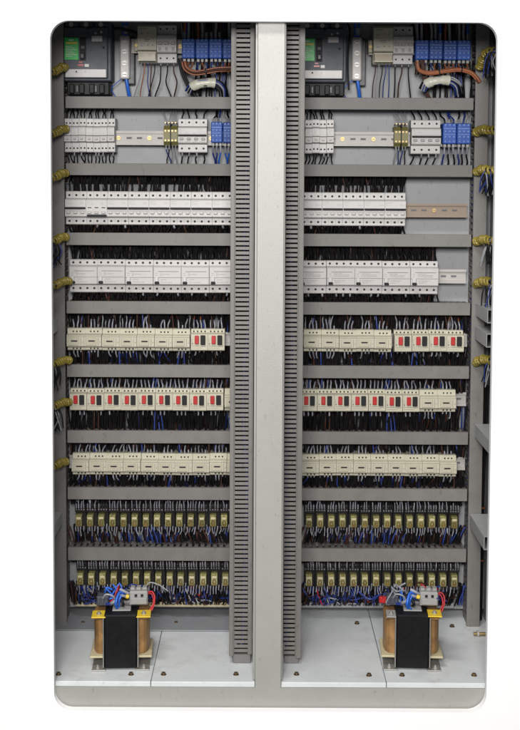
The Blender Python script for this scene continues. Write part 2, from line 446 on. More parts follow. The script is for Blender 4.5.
# ------------------------------------------------------------------ DIN rails
def rail(x0, x1, zc, m, label, slots=True):
    g = thing('din_rail', ((x0+x1)/2, YP, zc)); inv = Matrix.Translation(-Vector(g.location))
    h = .0175
    b = MB().box(x0, x1, YP-.0400, YP-.0388, zc+h-.006, zc+h).box(x0, x1, YP-.0400, YP-.0388, zc-h, zc-h+.006)
    b.box(x0, x1, YP-.0387, YP-.0340, zc+h-.0072, zc+h-.006).box(x0, x1, YP-.0387, YP-.0340, zc-h+.006, zc-h+.0072)
    b.box(x0, x1, YP-.0339, YP-.0325, zc-h+.0058, zc+h-.0058)
    a = b.build('rail_profile', m, g); a.matrix_parent_inverse = inv
    s = MB(); k = x0+.012; i = 0
    while k < x1-.02:
        if i % 3 == 1:
            s.use(1).cyl((k+.006, YP-.0375, zc), .0052, .0034, 'y', 10)
            s.use(0).box(k+.002, k+.010, YP-.0379, YP-.0376, zc-.0006, zc+.0006)
        else: s.use(0).box(k, k+.013, YP-.0344, YP-.0341, zc-.0024, zc+.0024)
        k += .0255; i += 1
    o = s.build('slots_and_screw', ['print', 'brass'], g); o.matrix_parent_inverse = inv
    tag(g, label, 'din rail', 'metal mounting rails behind the devices')

# ------------------------------------------------------------------ device prototypes. origin: bottom-left on the rail plane, x to the right, z up, front towards -y
def mcb_body(w, h, m, d1=.050, d2=.066, z1=.30, z2=.74):
    b = MB(); ya, yb = -d1, -d2
    b.prism(.0003, w-.0003, [(0, .0), (ya+.002, 0), (ya, .002), (ya, h*z1-.003), (yb+.002, h*z1), (yb, h*z1+.002), (yb, h*z2-.002), (yb+.002, h*z2), (ya, h*z2+.003), (ya, h-.002), (ya+.002, h), (0, h)])
    return b
def holes(w, n, y, z, r=.0023, m=None):
    b = m or MB()
    for i in range(n): b.cyl((w*(i+.5)/n, y-.0004, z), r, .0003, 'y', 10)
    return b
SCR = {}
def screws(g, pts, r, d=.0003, m='black', name='screw_or_hole', n=10):  # black discs paint the dark of terminal holes
    key = (r, d, m, n)
    for p in pts:
        if key in SCR:
            o = bpy.data.objects.new(name, SCR[key]); C.objects.link(o)
        else:
            o = MB().cyl((0, 0, 0), r, d, 'y', n).build(name, m); SCR[key] = o.data
        o.parent = g; o.location = p
def hp(w, n, y, *zs): return [(w*(i+.5)/n, y-.0004, z) for z in zs for i in range(n)]
def poles_lines(b, w, n, y, z0, z1, t=.0005):
    for i in range(1, n): b.box(w*i/n-t/2, w*i/n+t/2, y-.0003, y-.0001, z0, z1)
def prt(b, x0, x1, y, z0, z1, n, r=random.Random(11)):
    for k in range(n):
        z = z0+(z1-z0)*(k+.5)/n; x = x0
        while x < x1-.0012:
            l = min(r.uniform(.0008, .0035), x1-x); b.box(x, x+l, y-.00035, y-.0001, z-.00035, z+.00035); x += l+r.uniform(.0006, .0016)
            if r.random() < .18: break
    return b
def make_rcbo(w, h):
    g = thing('residual_current_breaker'); d1, d2 = .050, .066
    mcb_body(w, h, 0, d1, d2, .31, .74).build('body', 'mcb', g)
    screws(g, hp(w, 2, -d1, h*.86, h*.12), .0023)
    MB().box(.001, w-.001, -d2-.0012, -d2-.0001, h*.31, h*.46, .0005).box(.0055, w-.0055, -d2-.007, -d2-.0013, h*.37, h*.42, .0008).build('toggle', 'mcb2', g)
    MB().box(.0005, w-.0005, -d2-.0006, -d2-.0001, h*.475, h*.50).build('seam', 'groove', g)
    prt(MB(), .003, w-.004, -d2, h*.53, h*.71, 5).build('legend', 'mcbg', g)
    return g
def make_3p(w, h, state='on', n=3):
    g = thing('circuit_breaker'); d1, d2 = .050, .066
    mcb_body(w, h, 0, d1, d2, .24, .76).build('body', 'mcb', g)
    screws(g, hp(w, n, -d1, h*.88, h*.11), .0029)
    b = MB(); poles_lines(b, w, n, -d2, h*.26, h*.47); poles_lines(b, w, n, -d1, h*.79, h*.98); poles_lines(b, w, n, -d1, h*.02, h*.2)
    prt(prt(b, .003, w*.35, -d2, h*.60, h*.73, 4), w*.72, w-.003, -d2, h*.60, h*.68, 3).build('legend', 'mcbg', g)
    t = MB()
    for i in range(n): t.box(w*i/n+.0035, w*(i+1)/n-.0035, -d2-.005, -d2-.0004, h*.335, h*.41, .0012)
    if state == 'on':
        t.build('toggle_base', 'mcb2', g)
        MB().box(.001, w-.001, -d2-.009, -d2-.0001, h*.475, h*.53, .001).build('toggle', 'black', g)
    else:
        t.build('toggle_base', 'mcb2', g)
        MB().box(.003, w-.001, -d2-.009, -d2-.0001, h*.245, h*.31, .001).build('toggle', 'black', g)
        u = MB()
        for i in range(n): u.box(w*i/n+.004, w*(i+1)/n-.004, -d2-.0006, -d2-.0001, h*.50, h*.525)
        u.build('indicator', 'black', g)
    return g
def make_4prcd(w, h):
    g = thing('residual_current_breaker'); d1, d2 = .050, .066
    mcb_body(w, h, 0, d1, d2, .26, .80).build('body', 'mcb2', g)
    screws(g, hp(w, 4, -d1, h*.91, h*.13), .0029)
    prt(prt(MB(), .018, w-.012, -d2, h*.52, h*.64, 3), .020, w*.7, -d2, h*.32, h*.44, 3).box(.012, w-.006, -d2-.0005, -d2-.0001, h*.66, h*.672).box(.001, w-.001, -d2-.0004, -d2-.0001, h*.475, h*.485).box(.0006, .0014, -d2-.0004, -d2-.0001, h*.28, h*.78).build('legend', 'groove', g)
    MB().box(.0045, .0135, -d2-.006, -d2-.0002, h*.36, h*.50, .001).build('test_button', 'mcb', g)
    MB().box(.0045, .0155, -d2-.008, -d2-.0002, h*.29, h*.355, .001).build('toggle', 'black', g)
    MB().box(.006, .011, -d2-.0005, -d2-.0001, h*.60, h*.615).box(.006, .011, -d2-.0005, -d2-.0001, h*.54, h*.55).build('indicator', 'mcbg', g)
    return g
def make_4p(w, h):
    g = thing('circuit_breaker'); d1, d2 = .050, .066
    mcb_body(w, h, 0, d1, d2, .27, .74).build('body', 'mcb', g)
    screws(g, hp(w, 4, -d1, h*.89, h*.12), .0027)
    MB().box(.001, w-.001, -d2-.009, -d2-.0001, h*.475, h*.525, .001).build('toggle', 'black', g)
    t = MB()
    for i in range(4):
        t.box(w*i/4+.004, w*(i+1)/4-.004, -d2-.005, -d2-.0004, h*.36, h*.43, .001).box(w*i/4+.002, w*(i+1)/4-.005, -d2-.0004, -d2-.0001, h*.31, h*.325)
    poles_lines(t, w, 4, -d1, h*.78, h*.98); poles_lines(t, w, 4, -d2, h*.28, h*.46); prt(t, .004, w*.8, -d2-.0008, h*.57, h*.69, 3); t.build('legend', 'mcbg', g)
    MB().box(.001, w-.001, -d2-.0008, -d2-.0001, h*.55, h*.70, .0004).build('label_strip', 'mcb', g)
    return g
def make_contactor(w, h, double=False):
    g = thing('contactor'); d1, d2 = .056, .072
    mcb_body(w, h, 0, d1, d2, .19, .72).build('body', 'cream', g)
    screws(g, [(w*(.34+.20*i), -d1-.0004, h*zz) for i in range(3) for zz in (.86, .085)], .0021)
    m = MB().box(w*.10, w*.70, -d2-.0016, -d2-.0001, h*.26, h*.62, .0008).build('front_insert', 'cream2', g)
    k = MB().box(w*.26, w*.62, -d2-.0022, -d2-.0017, h*.43, h*.49)
    if double: k.box(w*.26, w*.62, -d2-.0022, -d2-.0017, h*.31, h*.36)
    k.build('indicator_slot', 'black', m)
    MB().box(.001, w-.001, -d2-.0004, -d2-.0001, h*.655, h*.665).box(w*.80, w*.815, -d2-.0004, -d2-.0001, h*.24, h*.60).box(w*.88, w*.95, -d2-.0004, -d2-.0001, h*.40, h*.415)\
        .box(w*.985, w*.998, -d2-.0004, -d2-.0001, h*.2, h*.71).build('legend', 'groove', g)
    return g
def make_motor(w, h):
    g = thing('motor_breaker'); d1, d2 = .056, .074
    mcb_body(w, h, 0, d1, d2, .06, .80).build('body', 'cream', g)
    screws(g, [(w*(.17+.22*i), -d1-.0004, h*.90) for i in range(4)], .0021)
    MB().box(w*.24, w*.48, -d2-.006, -d2-.0001, h*.37, h*.74, .001).build('stop_button', 'red', g)
    MB().box(w*.58, w*.86, -d2-.006, -d2-.0001, h*.33, h*.76, .001).build('start_button', 'black', g)
    MB().box(w*.08, w*.92, -d2-.0004, -d2-.0001, h*.265, h*.275).box(w*.08, w*.70, -d2-.0004, -d2-.0001, h*.18, h*.188).box(.0, .0008, -d2-.0004, -d2-.0001, h*.07, h*.79)\
        .box(w*.10, w*.15, -d2-.0004, -d2-.0001, h*.35, h*.40).box(w*.08, w*.092, -d2-.0004, -d2-.0001, h*.27, h*.6).build('legend', 'groove', g)
    return g
def make_relay(w, h):
    """h is the full height: socket with relay"""
    g = thing('relay')
    # socket
    MB().prism(.001, w-.001, [(0, 0), (-.030, 0), (-.032, .003), (-.032, h*.66), (-.046, h*.70), (-.046, h*.97), (-.043, h), (0, h)]).build('socket', 'socket', g)
    screws(g, [(w*(.16+.225*i), -.0468, h*zz) for i in range(4) for zz in (.78, .93)], .0014, .0007, 'sleeve')
    cw = w*.54; x0 = w*.16
    cv = MB().prism(x0, x0+cw, [(-.033, h*.22), (-.058, h*.24), (-.061, h*.30), (-.062, h*.58), (-.056, h*.64), (-.033, h*.64)]).build('relay_cover', 'relay', g)
    MB().box(x0+.002, x0+cw-.002, -.0628, -.0622, h*.50, h*.575, .0002).build('metal_tab', 'card', cv)
    c = MB(); pts = []
    for k in range(13):
        a = math.pi*k/12; pts.append((x0+cw/2+math.cos(a)*cw*.26, -.0634, h*.34+math.sin(a)*h*.13))
    c.use(0).tube(pts, .0013, 6).use(0).box(x0+.003, x0+cw-.003, -.0630, -.0622, h*.26, h*.36)
    c.build('coil', 'coil', cv)
    return g
def place(proto, used, x, z, label, cat, group, y=YP-.012):
    o = proto if not used else copy_tree(proto)
    o.location = (x, y, z); tag(o, label, cat, group); return o
YB = YP-.012
def row_span(px_l, px_r, py, Yf): return X(px_l, py, Yf), X(px_r, py, Yf)
bayn = ['left', 'right']

def line(proto_fn, edges, ztop, zbot, labf, cat, group, wires, Yf, py):
    """edges in metres; builds a proto once then copies"""
    w = edges[1]-edges[0]; h = ztop-zbot
    objs = []
    proto = proto_fn(w, h); bare = [proto]
    for i in range(len(edges)-1):
        o = proto if i == 0 else copy_tree(proto)
        objs.append(o)
    for i, o in enumerate(objs):
        o.location = (edges[i], YB, zbot); tag(o, labf(i, len(objs)), cat, group)
    for o in objs:
        wires(o, w, h)
        o.location.z += random.uniform(-.0005, .0005); o.location.y += random.uniform(-.0008, .0004)
        o.rotation_euler = (random.uniform(-.006, .006), random.uniform(-.004, .004), random.uniform(-.005, .005))
    return objs
def gapz(i):      # z of the lower edge of duct above row i and upper edge of duct below row i
    up = Z(dys[i-1][1], YD) if i else 1.75
    lo = Z(dys[i][0], YD) if i < len(dys) else None
    return up, lo

# ---- second row
Yf = YB-.066
def zrow(py0, py1, Y): return Z(py0, Y), Z(py1, Y)
zt, zb = zrow(118, 152, Yf+.012)
up, lo = gapz(1)
zc = (zt+zb)/2
pit = X(71.2, 135, Yf)-X(64, 135, Yf)
def w_rcbo(o, w, h):
    for x in (.3, .7):
        wire(o, w*x, -.044, h-.001, 1, up-zt, 'wblack', 0, .0017)
        wire(o, w*x, -.044, .001, -1, zb-lo, 'wblack', random.choice([0, 0, .011]), .0017)
e = [X(64, 135, Yf)+pit*k for k in range(8)]
line(make_rcbo, e, zt, zb, lambda i, n: f'narrow white breaker, {ordl(i, n)} of seven in second row, left bay', 'breaker', 'narrow white breakers in the second row', w_rcbo, Yf, 135)
e = [X(334, 135, Yf)-pit*(4-k) for k in range(5)]
line(make_rcbo, e, zt, zb, lambda i, n: f'narrow white breaker, {ordl(i, n)} of four in second row, right bay', 'breaker', 'narrow white breakers in the second row', w_rcbo, Yf, 135)
rail(LX0+.005, LX1-.004, Z(137.5, YP-.04), 'railm', 'zinc mounting rail exposed mid second row of left bay')
rail(RX0-.02, RX1-.01, Z(137.5, YP-.04), 'railm', 'zinc mounting rail exposed mid second row of right bay')
def w_4p(o, w, h):
    for k in range(4):
        x = w*(k+.5)/4
        wire(o, x, -.044, h-.001, 1, up-zt, 'wblack', 0, .0019)
        wire(o, x, -.044, .001, -1, zb-lo, 'wblack', .011 if random.random() < .6 else 0, .0019)
for b, (a, c) in enumerate(((178, 207), (411.5, 441))):
    x0, x1 = row_span(a, c, 135, Yf)
    line(make_4p, [x0, x1], zt, zb, lambda i, n: f'white four pole breaker with black lever in second row of {bayn[b]} bay', 'breaker', 'four pole breakers in the second row', w_4p, Yf, 135)
# earth terminals
def make_earth(w, h):
    g = thing('earth_terminal')
    MB().prism(0, w*.46, [(0, h*.2), (-.035, h*.2), (-.048, h*.32), (-.048, h*.68), (-.035, h*.8), (0, h*.8)]).prism(w*.54, w, [(0, h*.2), (-.035, h*.2), (-.048, h*.32), (-.048, h*.68), (-.035, h*.8), (0, h*.8)]).build('terminal_body', 'olive', g)
    screws(g, [(w*(.13+.245*i), -.050, h*zz) for i in range(4) for zz in (.36, .64)], .0022, .0015, 'brass')
    screws(g, [(w*(.13+.245*i), -.050, h*.88) for i in range(4)], .0017, .05, 'brass')
    MB().prism(w*.465, w*.535, [(0, h*.15), (-.04, h*.15), (-.05, h*.3), (-.05, h*.75), (-.04, h*.85), (0, h*.85)]).build('end_plate', 'black', g)
    return g
def w_earth(o, w, h):
    for x in (.15, .38, .62, .85):
        wire(o, w*x, -.036, h*.86, 1, up-zt+.004, 'wgrey', 0, .0013, .02)
        wire(o, w*x, -.036, h*.22, -1, zb-lo+.010, random.choice(['wblack', 'wblue', 'wgrey']), .011, .0015, .02)
for b, (a, c) in enumerate(((163, 177), (395, 409))):
    x0, x1 = row_span(a, c, 138, Yf)
    line(make_earth, [x0, x1], zt, zb, lambda i, n: f'olive terminal block on rail beside four pole breaker, {bayn[b]} bay', 'terminal block', 'olive terminal blocks in the second row', w_earth, Yf, 138)
def make_bluet(w, h):
    g = thing('blue_terminal')
    MB().box(.0008, w-.0008, -.058, 0, h*.05, h*.95, .002).build('terminal_body', 'blue', g)
    b = MB()
    for i in range(3):
        for zz, rr in ((.88, .0024), (.60, .0022), (.36, .0022), (.16, .002)): b.cyl((w*(.2+.3*i), -.0588, h*zz), rr, .0007, 'y', 8)
    b.box(w*.08, w*.92, -.0584, -.0581, h*.70, h*.74).box(w*.1, w*.9, -.0584, -.0581, h*.46, h*.485)
    prt(b, .002, w-.002, -.0581, h*.20, h*.84, 7); b.build('print_and_screw', 'blue2', g)
    b = MB()
    for i in range(3): b.box(w*(.10+.3*i), w*(.31+.3*i), -.050, -.004, -h*.10, h*.045, .001)
    b.build('connector', 'mcbg', g)
    return g
def w_blue(o, w, h):
    for k in range(3):
        wire(o, w*(.2+.3*k), -.044, h*.95, 1, up-zt-.002, random.choice(['wblack', 'wgrey', 'wblue']), .011 if random.random() < .5 else 0, .0022, .02)
        wire(o, w*(.2+.3*k), -.044, -h*.08, -1, zb-lo-.002+.012, random.choice(['wblue', 'wblue2', 'wblack']), .018, .0022, .015)
z2t, z2b = Z(120, Yf), Z(143, Yf)
for b, (a, c, nn) in enumerate(((210.5, 234.5, 2), (443, 471.5, 2))):
    x0, x1 = row_span(a, c, 135, Yf)
    e = [x0+(x1-x0)*k/nn for k in range(nn+1)]
    line(make_bluet, e, z2t, z2b, lambda i, n: f'blue terminal block, {"left" if i == 0 else "right"} of pair at end of second row, {bayn[b]} bay', 'terminal block', 'blue terminal blocks in the second row', w_blue, Yf, 135)

# ---- third row
zt, zb = zrow(191, 224.5, Yf+.012); up, lo = gapz(2)
def w_3p(n=3, top='wblack'):
    def f(o, w, h):
        for k in range(n):
            x = w*(k+.5)/n
            wire(o, x, -.042, h-.001, 1, max(.012, UP-ZT), 'wblack', 0, .0020)
            wire(o, x, -.042, .001, -1, ZB-LO, 'wblack', .010 if random.random() < .12 else 0, .0024)
    return f
UP, ZT, ZB, LO = up, zt, zb, lo
x0 = X(65, 207, Yf); pw = X(86, 207, Yf)-x0
def gr3(edges, bay, off):
    w = pw; h = zt-zb
    on = make_3p(w, h); of = make_3p(w, h, 'off'); uo = uf = False; n = len(edges)
    for i, xx in enumerate(edges):
        isoff = i in off
        pr = of if isoff else on
        o = pr if not (uf if isoff else uo) else copy_tree(pr, None)
        if isoff: uf = True
        else: uo = True
        o.location = (xx, YB, zb)
        tag(o, f'white three pole breaker, {ordl(i, n)} in third row of {bay} bay' + (', levers down' if isoff else ''), 'breaker', 'three pole breakers in the third row')
        objs3.append(o)
    if not uf:
        for ch in list(of.children): bpy.data.objects.remove(ch)
        bpy.data.objects.remove(of)
objs3 = []
gr3([x0+pw*k for k in range(8)], 'left', {1})
xr = X(406, 209, Yf)
gr3([xr-pw*(5-k) for k in range(5)], 'right', set())
for o in objs3: w_3p()(o, pw, zt-zb)
rail(RX0-.02, RX1-.005, Z(208.5, YP-.04), 'railb', 'brownish mounting rail exposed at right end of third row')
# dark busbar cover behind the third row tops
for b, (a, c) in enumerate(((66, 212), (312, 405))):
    xa, xb = row_span(a, c, 187, .41)
    o = MB().box(xa, xb, .405, .435, Z(195, .405), Z(183.5, .405), .002).build('busbar_cover', 'dgrey2')
    tag(o, f'dark plastic busbar cover behind third row breakers of {bayn[b]} bay', 'busbar cover', 'dark busbar covers')
backwires(Z(192, .42), Z(175, .42), LX0+.01, LX1, 'dark wires packed above the third row, left bay', 900, ('wblack',)*20+('wbrown',))  # wires packed extra dense to stand for shade cast by the ducts
backwires(Z(192, .42), Z(175, .42), RX0, xr, 'dark wires packed above the third row, right bay', 900, ('wblack',)*20+('wbrown',))
backwires(Z(224, .42), Z(233, .42), LX0+.01, LX1, 'dark wires packed below the third row, left bay', 900, ('wblack',)*20+('wbrown',))
backwires(Z(224, .42), Z(233, .42), RX0, xr, 'dark wires packed below the third row, right bay', 900, ('wblack',)*20+('wbrown',))

# ---- fourth row
zt, zb = zrow(259.5, 292.5, Yf+.012); up, lo = gapz(3); UP, ZT, ZB, LO = up, zt, zb, lo
x0 = X(69, 275, Yf); qw = X(97, 275, Yf)-x0
def w_rcd(o, w, h):
    for k in range(4):
        wire(o, w*(k+.5)/4, -.042, h-.001, 1, UP-ZT, 'wblack', 0, .0026, .02, .010)
        wire(o, w*(k+.5)/4, -.042, .001, -1, ZB-LO, 'wblack', .010 if random.random() < .35 else 0, .0022)
line(make_4prcd, [x0+qw*k for k in range(7)][:7], zt, zb, lambda i, n: f'wide white breaker with small black lever, {ordl(i, n)} in fourth row, left bay', 'breaker', 'wide four pole breakers in the fourth row', w_rcd, Yf, 275)
xr = X(438.5, 277, Yf)
line(make_4prcd, [xr-qw*(5-k) for k in range(6)], zt, zb, lambda i, n: f'wide white breaker with small black lever, {ordl(i, n)} in fourth row, right bay', 'breaker', 'wide four pole breakers in the fourth row', w_rcd, Yf, 275)
rail(RX0-.02, RX1-.005, Z(274.5, YP-.04), 'railm', 'zinc mounting rail exposed at right end of fourth row')
backwires(Z(260, .42), Z(246, .42), LX0+.01, LX1, 'dark wires packed above the fourth row, left bay', 900, ('wblack',)*20+('wbrown',))  # extra wires darken these gaps in place of the ducts' shade
backwires(Z(260, .42), Z(246, .42), RX0, xr, 'dark wires packed above the fourth row, right bay', 900, ('wblack',)*20+('wbrown',))
backwires(Z(292, .42), Z(302, .42), LX0+.01, LX1, 'dark wires packed below the fourth row, left bay', 900, ('wblack',)*20+('wbrown',))
backwires(Z(292, .42), Z(302, .42), RX0, xr, 'dark wires packed below the fourth row, right bay', 900, ('wblack',)*20+('wbrown',))

# ---- rows five to seven
Yc = YB-.072
def w_cont(o, w, h):
    for x in (.34, .54, .74):
        wire(o, w*x, -.047, h-.001, 1, UP-ZT-.003, random.choice(['wblack', 'wgrey', 'wbrown']), .026 if random.random() < .7 else .012, .0016, .02, .006)
        wire(o, w*x, -.047, .001, -1, ZB-LO-.002, random.choice(['wblack', 'wblack', 'wblue', 'wbrown']), .022 if random.random() < .5 else .008, .0016, .02, .009)
    for x in ((.12, .93), (.12,), (.93,), ())[random.randrange(4)]:
        wire(o, w*x, -.030, h-.001, 1, UP-ZT-.003, 'wgrey', .012, .0014, .01, .004)
        wire(o, w*x, -.030, .001, -1, ZB-LO-.002, random.choice(['wblue', 'wblack']), .012, .0014, .01, .006)
def w_motor(o, w, h):
    for k in range(4):
        wire(o, w*(.17+.22*k), -.047, h-.001, 1, UP-ZT-.003, random.choice(['wblack', 'wgrey', 'worange', 'wblack']), .026, .0016, .018, .005)
    for k in range(3):
        wire(o, w*(.25+.25*k), -.047, .001, -1, ZB-LO-.002, 'wblack', .014 if random.random() < .5 else .006, .0017, .02, .009)
def cont_row(pyt, pyb, ri, specs):
    global UP, ZT, ZB, LO
    Y = YB-.060
    zt, zb = zrow(pyt, pyb, Y); up, lo = gapz(ri); UP, ZT, ZB, LO = up, zt, zb, lo
    for kind, bay, a, c, n in specs:
        py = (pyt+pyb)/2
        xa, xb = row_span(a, c, py, Yc); e = [xa+(xb-xa)*k/n for k in range(n+1)]
        rn = rown[ri]
        if kind == 'c':
            line(make_contactor, e, zt, zb, (lambda i, m: f'cream contactor with black indicator slot, {ordl(i, m)} in {rn} row of {bayn[bay]} bay') if n > 1 else (lambda i, m: f'cream contactor half hidden by slotted duct, right end of {rn} row, left bay'),
                 'contactor', 'cream contactors', w_cont, Yc, py)
        else:
            line(make_motor, e, zt, zb, lambda i, m: f'cream motor breaker with red and black buttons, {ordl(i, m)} in {rn} row, {bayn[bay]} bay', 'motor breaker', 'motor breakers with red and black buttons', w_motor, Yc, py)
    for b, (x0, x1) in enumerate(((LX0+.002, LX1), (RX0, RX1-.002))):
        backwires(zt-.01, up+.004, x0, x1, f'dark wires packed above the {rown[ri]} row, {bayn[b]} bay', 800)
        backwires(lo-.004, zb+.01, x0, x1, f'dark wires packed below the {rown[ri]} row, {bayn[b]} bay', 800)
        rail(x0-.003, x1+.002, (zt+zb)/2, 'railm', f'mounting rail hidden behind {rown[ri]} row devices of {bayn[b]} bay')
cont_row(328.5, 350.5, 4, [('c', 0, 66.5, 189.8, 7), ('m', 0, 190.6, 224.8, 2), ('c', 1, 304, 392, 5), ('m', 1, 394.3, 464, 4)])
cont_row(388.5, 410.5, 5, [('m', 0, 69.8, 223.5, 9), ('c', 0, 224.3, 241.5, 1), ('m', 1, 300, 419.5, 7), ('c', 1, 420, 456.5, 2)])
cont_row(453.5, 475, 6, [('c', 0, 71.8, 244, 10), ('c', 1, 302, 457, 9)])

# ---- relay rows
def w_rel(o, w, h):
    for k in range(4):
        wire(o, w*(.16+.225*k), -.0485, h*.84, 1, UP-ZT+h*.16+.002, random.choice(['wblack', 'wgrey', 'wblack', 'wblack']), random.choice([0, .012, .018, .022]), .00115, .012, .003)
    for k in range(4):
        wire(o, w*(.12+.24*k), random.choice([-.034, -.052, -.060]), h*.24, -1, max(.02, ZB-LO+h*.24-.012), random.choice(['wblue', 'wblack', 'wblack', 'wbrown']), random.choice([.026, .022, .014]), .0012, .005, .006)
Yr = YB-.060
for ri, (pyt, pyb, plo, starts) in enumerate(((503, 532, 541, (79.2-5.2, 309.5-5.3)), (561.5, 590.5, 603, (80.5-5.2, 309.5-5.3)))):
    py = 520+ri*58
    zt, zb = Z(pyt, YB-.046), Z(pyb, YB-.046)
    UP, ZT, ZB, LO = Z(dys[6+ri][1], YD), zt, zb, Z(plo, .40)
    for b in (0, 1):
        w = X(200, py, Yr)-X(200-11.18, py, Yr)
        xs0 = X(starts[b], py, Yr)
        line(make_relay, [xs0+w*k for k in range(15)], zt, zb, lambda i, n: f'yellowish plug-in relay, {ordl(i, n)} in {rown[7+ri]} row of {bayn[b]} bay', 'relay', 'plug-in relays in the two lowest rows', w_rel, Yr, py)
        x0, x1 = ((LX0+.002, LX1), (RX0, RX1-.002))[b]
        backwires(zt-.004, UP+.004, x0, x1, f'wires packed above the {rown[7+ri]} row relays, {bayn[b]} bay', 760, ('wblack',)*9+('sleeve', 'wblack'))
        backwires(LO-.004, zb+.012, x0, x1, f'wires packed below the {rown[7+ri]} row relays, {bayn[b]} bay', 520, ('wblack', 'wblack', 'wblue', 'wbrown', 'wblack', 'wblack'), .40, .437, .01 if b else -.01)
# tangled blue wiring under the lowest row
for b, (x0, x1) in enumerate(((LX0+.01, LX1), (RX0, RX1-.02))):
    r = random.Random(21+b); m = MB(); ms = ['wblue', 'wblack', 'wgrey', 'wbrown', 'wred']
    for i in range(90):
        xx = r.uniform(x0, x1-.04); m.use(r.choice([0, 0, 0, 1, 1, 2, 3, 4 if r.random() < .3 else 0]))
        z0 = Z(598, .40)+r.uniform(-.008, .010); pts = [(xx, r.uniform(.385, .41), Z(590, .40)+.01)]
        for k in range(1, 4): pts.append((min(xx+k*r.uniform(.006, .018), x1), r.uniform(.385, .43), z0+r.uniform(-.008, .008)))
        m.tube(bez(pts, 5), .0017, 5)
    o = m.build('tangled_wiring', ms); tag(o, f'tangled blue and dark wires under the lowest relays of {bayn[b]} bay', 'wiring', kind='stuff')
    t = thing('terminal_strip', ((x0+x1)/2, YP, Z(604, .43))); inv = Matrix.Translation(-Vector(t.location))
    q = MB().box(x0, x1, .425, .449, Z(606.5, .425), Z(601.5, .425), .001).build('strip_body', 'card' if b == 0 else 'plate', t); q.matrix_parent_inverse = inv
    q = MB(); k = x0+.004
    while k < x1-.004: q.cyl((k, .4238, Z(603.6, .425)), .0019, .0010, 'y', 8); k += .0095
    q = q.build('screw_or_hole', 'wbrown', t); q.matrix_parent_inverse = inv
    tag(t, f'long thin terminal strip along the bottom edge of {bayn[b]} mounting plate', 'terminal strip', 'terminal strips under the relays')

# ------------------------------------------------------------------ top row
ztop = Z(24, .38)
def make_mccb(w, h):
    g = thing('moulded_case_breaker'); d = .080
    MB().box(0, w, -d+.012, 0, h*.20, h, .003).box(w*.02, w*.93, -d, -d+.0118, h*.235, h*.915, .002).box(w*.03, w*.31, -d+.004, -d+.0115, h*.92, h*.985, .002)\
        .box(w*.345, w*.62, -d+.004, -d+.0115, h*.92, h*.985, .002).box(w*.655, w*.94, -d+.004, -d+.0115, h*.92, h*.985, .002).build('case', 'dgrey', g)
    MB().box(w*.03, w*.325, -d-.0014, -d-.0002, h*.48, h*.775, .0006).build('front_cover', 'green', g); fc = g.children[-1]
    b = MB().use(1).box(w*.07, w*.30, -d-.0019, -d-.0016, h*.69, h*.715)
    b.use(0).box(w*.12, w*.22, -d-.0019, -d-.0016, h*.735, h*.75)
    for k in range(7): b.box(w*.06, w*(.20+.09*((k*7) % 3)/2), -d-.0019, -d-.0016, h*(.655-.022*k), h*(.661-.022*k))
    b.build('cover_print', ['printl', 'yellow'], fc)
    MB().box(w*.355, w*.48, -d-.0014, -d-.0002, h*.47, h*.78, .0005).build('handle_recess', 'black', g)
    MB().box(w*.375, w*.46, -d-.016, -d-.0016, h*.49, h*.56, .002).box(w*.375, w*.46, -d-.004, -d-.0016, h*.62, h*.67, .001).build('handle', 'dgrey2', g)
    MB().box(w*.60, w*.82, -d-.0014, -d-.0002, h*.725, h*.80, .0004).build('white_label', 'mcb', g); MB().box(w*.45, w*.54, -d-.0014, -d-.0002, h*.385, h*.425, .0004).build('white_label', 'mcb', g)
    MB().box(w*.31, w*.43, -d-.0010, -d-.0002, h*.40, h*.42).box(w*.33, w*.40, -d-.0010, -d-.0002, h*.44, h*.455).build('red_mark', 'red', g)
    MB().box(w*.515, w*.520, -d-.0008, -d-.0002, h*.37, h*.90).box(w*.02, w*.93, -d-.0008, -d-.0002, h*.825, h*.832).build('seam', 'dgrey2', g)
    MB().box(w*.05, w*.90, -d-.0024, -d-.0004, h*.245, h*.355, .0008).build('rating_plate', 'mcb', g)
    b = MB().cyl((w*.28, -d-.0030, h*.32), .0022, .0005, 'y', 10).cyl((w*.47, -d-.0030, h*.32), .0010, .0005, 'y', 10).cyl((w*.845, -d-.0006, h*.645), .0032, .0004, 'y', 12).cyl((w*.03, -d-.0008, h*.655), .0032, .0004, 'y', 12).cyl((w*.585, -d-.0006, h*.60), .0012, .0004, 'y', 10)
    b.cyl((w*.53, -d-.001, h*.90), .003, .0008, 'y', 10); b.build('rivet', 'black', g)
    screws(g, [(w*x, -d+.001, h*.952) for x in (.17, .48, .79)], .0056, .0026, 'steel', n=14)
    screws(g, [(w*.80, -d-.0012, h*.85), (w*.68, -d-.0012, h*.835)], .0030, .0010, 'steel', 'rivet')
    b = MB().box(w*.06, w*.96, -d+.010, 0, h*.01, h*.195, .003)
    for k in range(4): b.box(w*(.12+.21*k), w*(.23+.21*k), -d+.001, -d+.0098, h*.03, h*.16, .002)
    b.build('terminal_shroud', 'black', g)
    b = MB()
    for x in (.26, .36, .55, .65): b.box(w*x, w*(x+.05), -d+.0055, -d+.0097, h*.05, h*.14, .0008)
    b.build('shroud_clip', 'dgrey2', g)
    return g
YM = YP-.001-.08
z0m, z1m = Z(95.5, YM), Z(20.5, YM)
xa, xb = row_span(63, 111, 60, YM)
mc = make_mccb(xb-xa, z1m-z0m); mc.location = (xa, YP-.001, z0m)
tag(mc, 'grey moulded case breaker with green cover fully visible, top left of left bay', 'breaker', 'large grey breakers in the top row')
m2 = copy_tree(mc); m2.location = (X(347, 60, YM)-(xb-xa), YP-.001, z0m)
tag(m2, 'grey moulded case breaker part hidden by slotted duct in right bay', 'breaker')

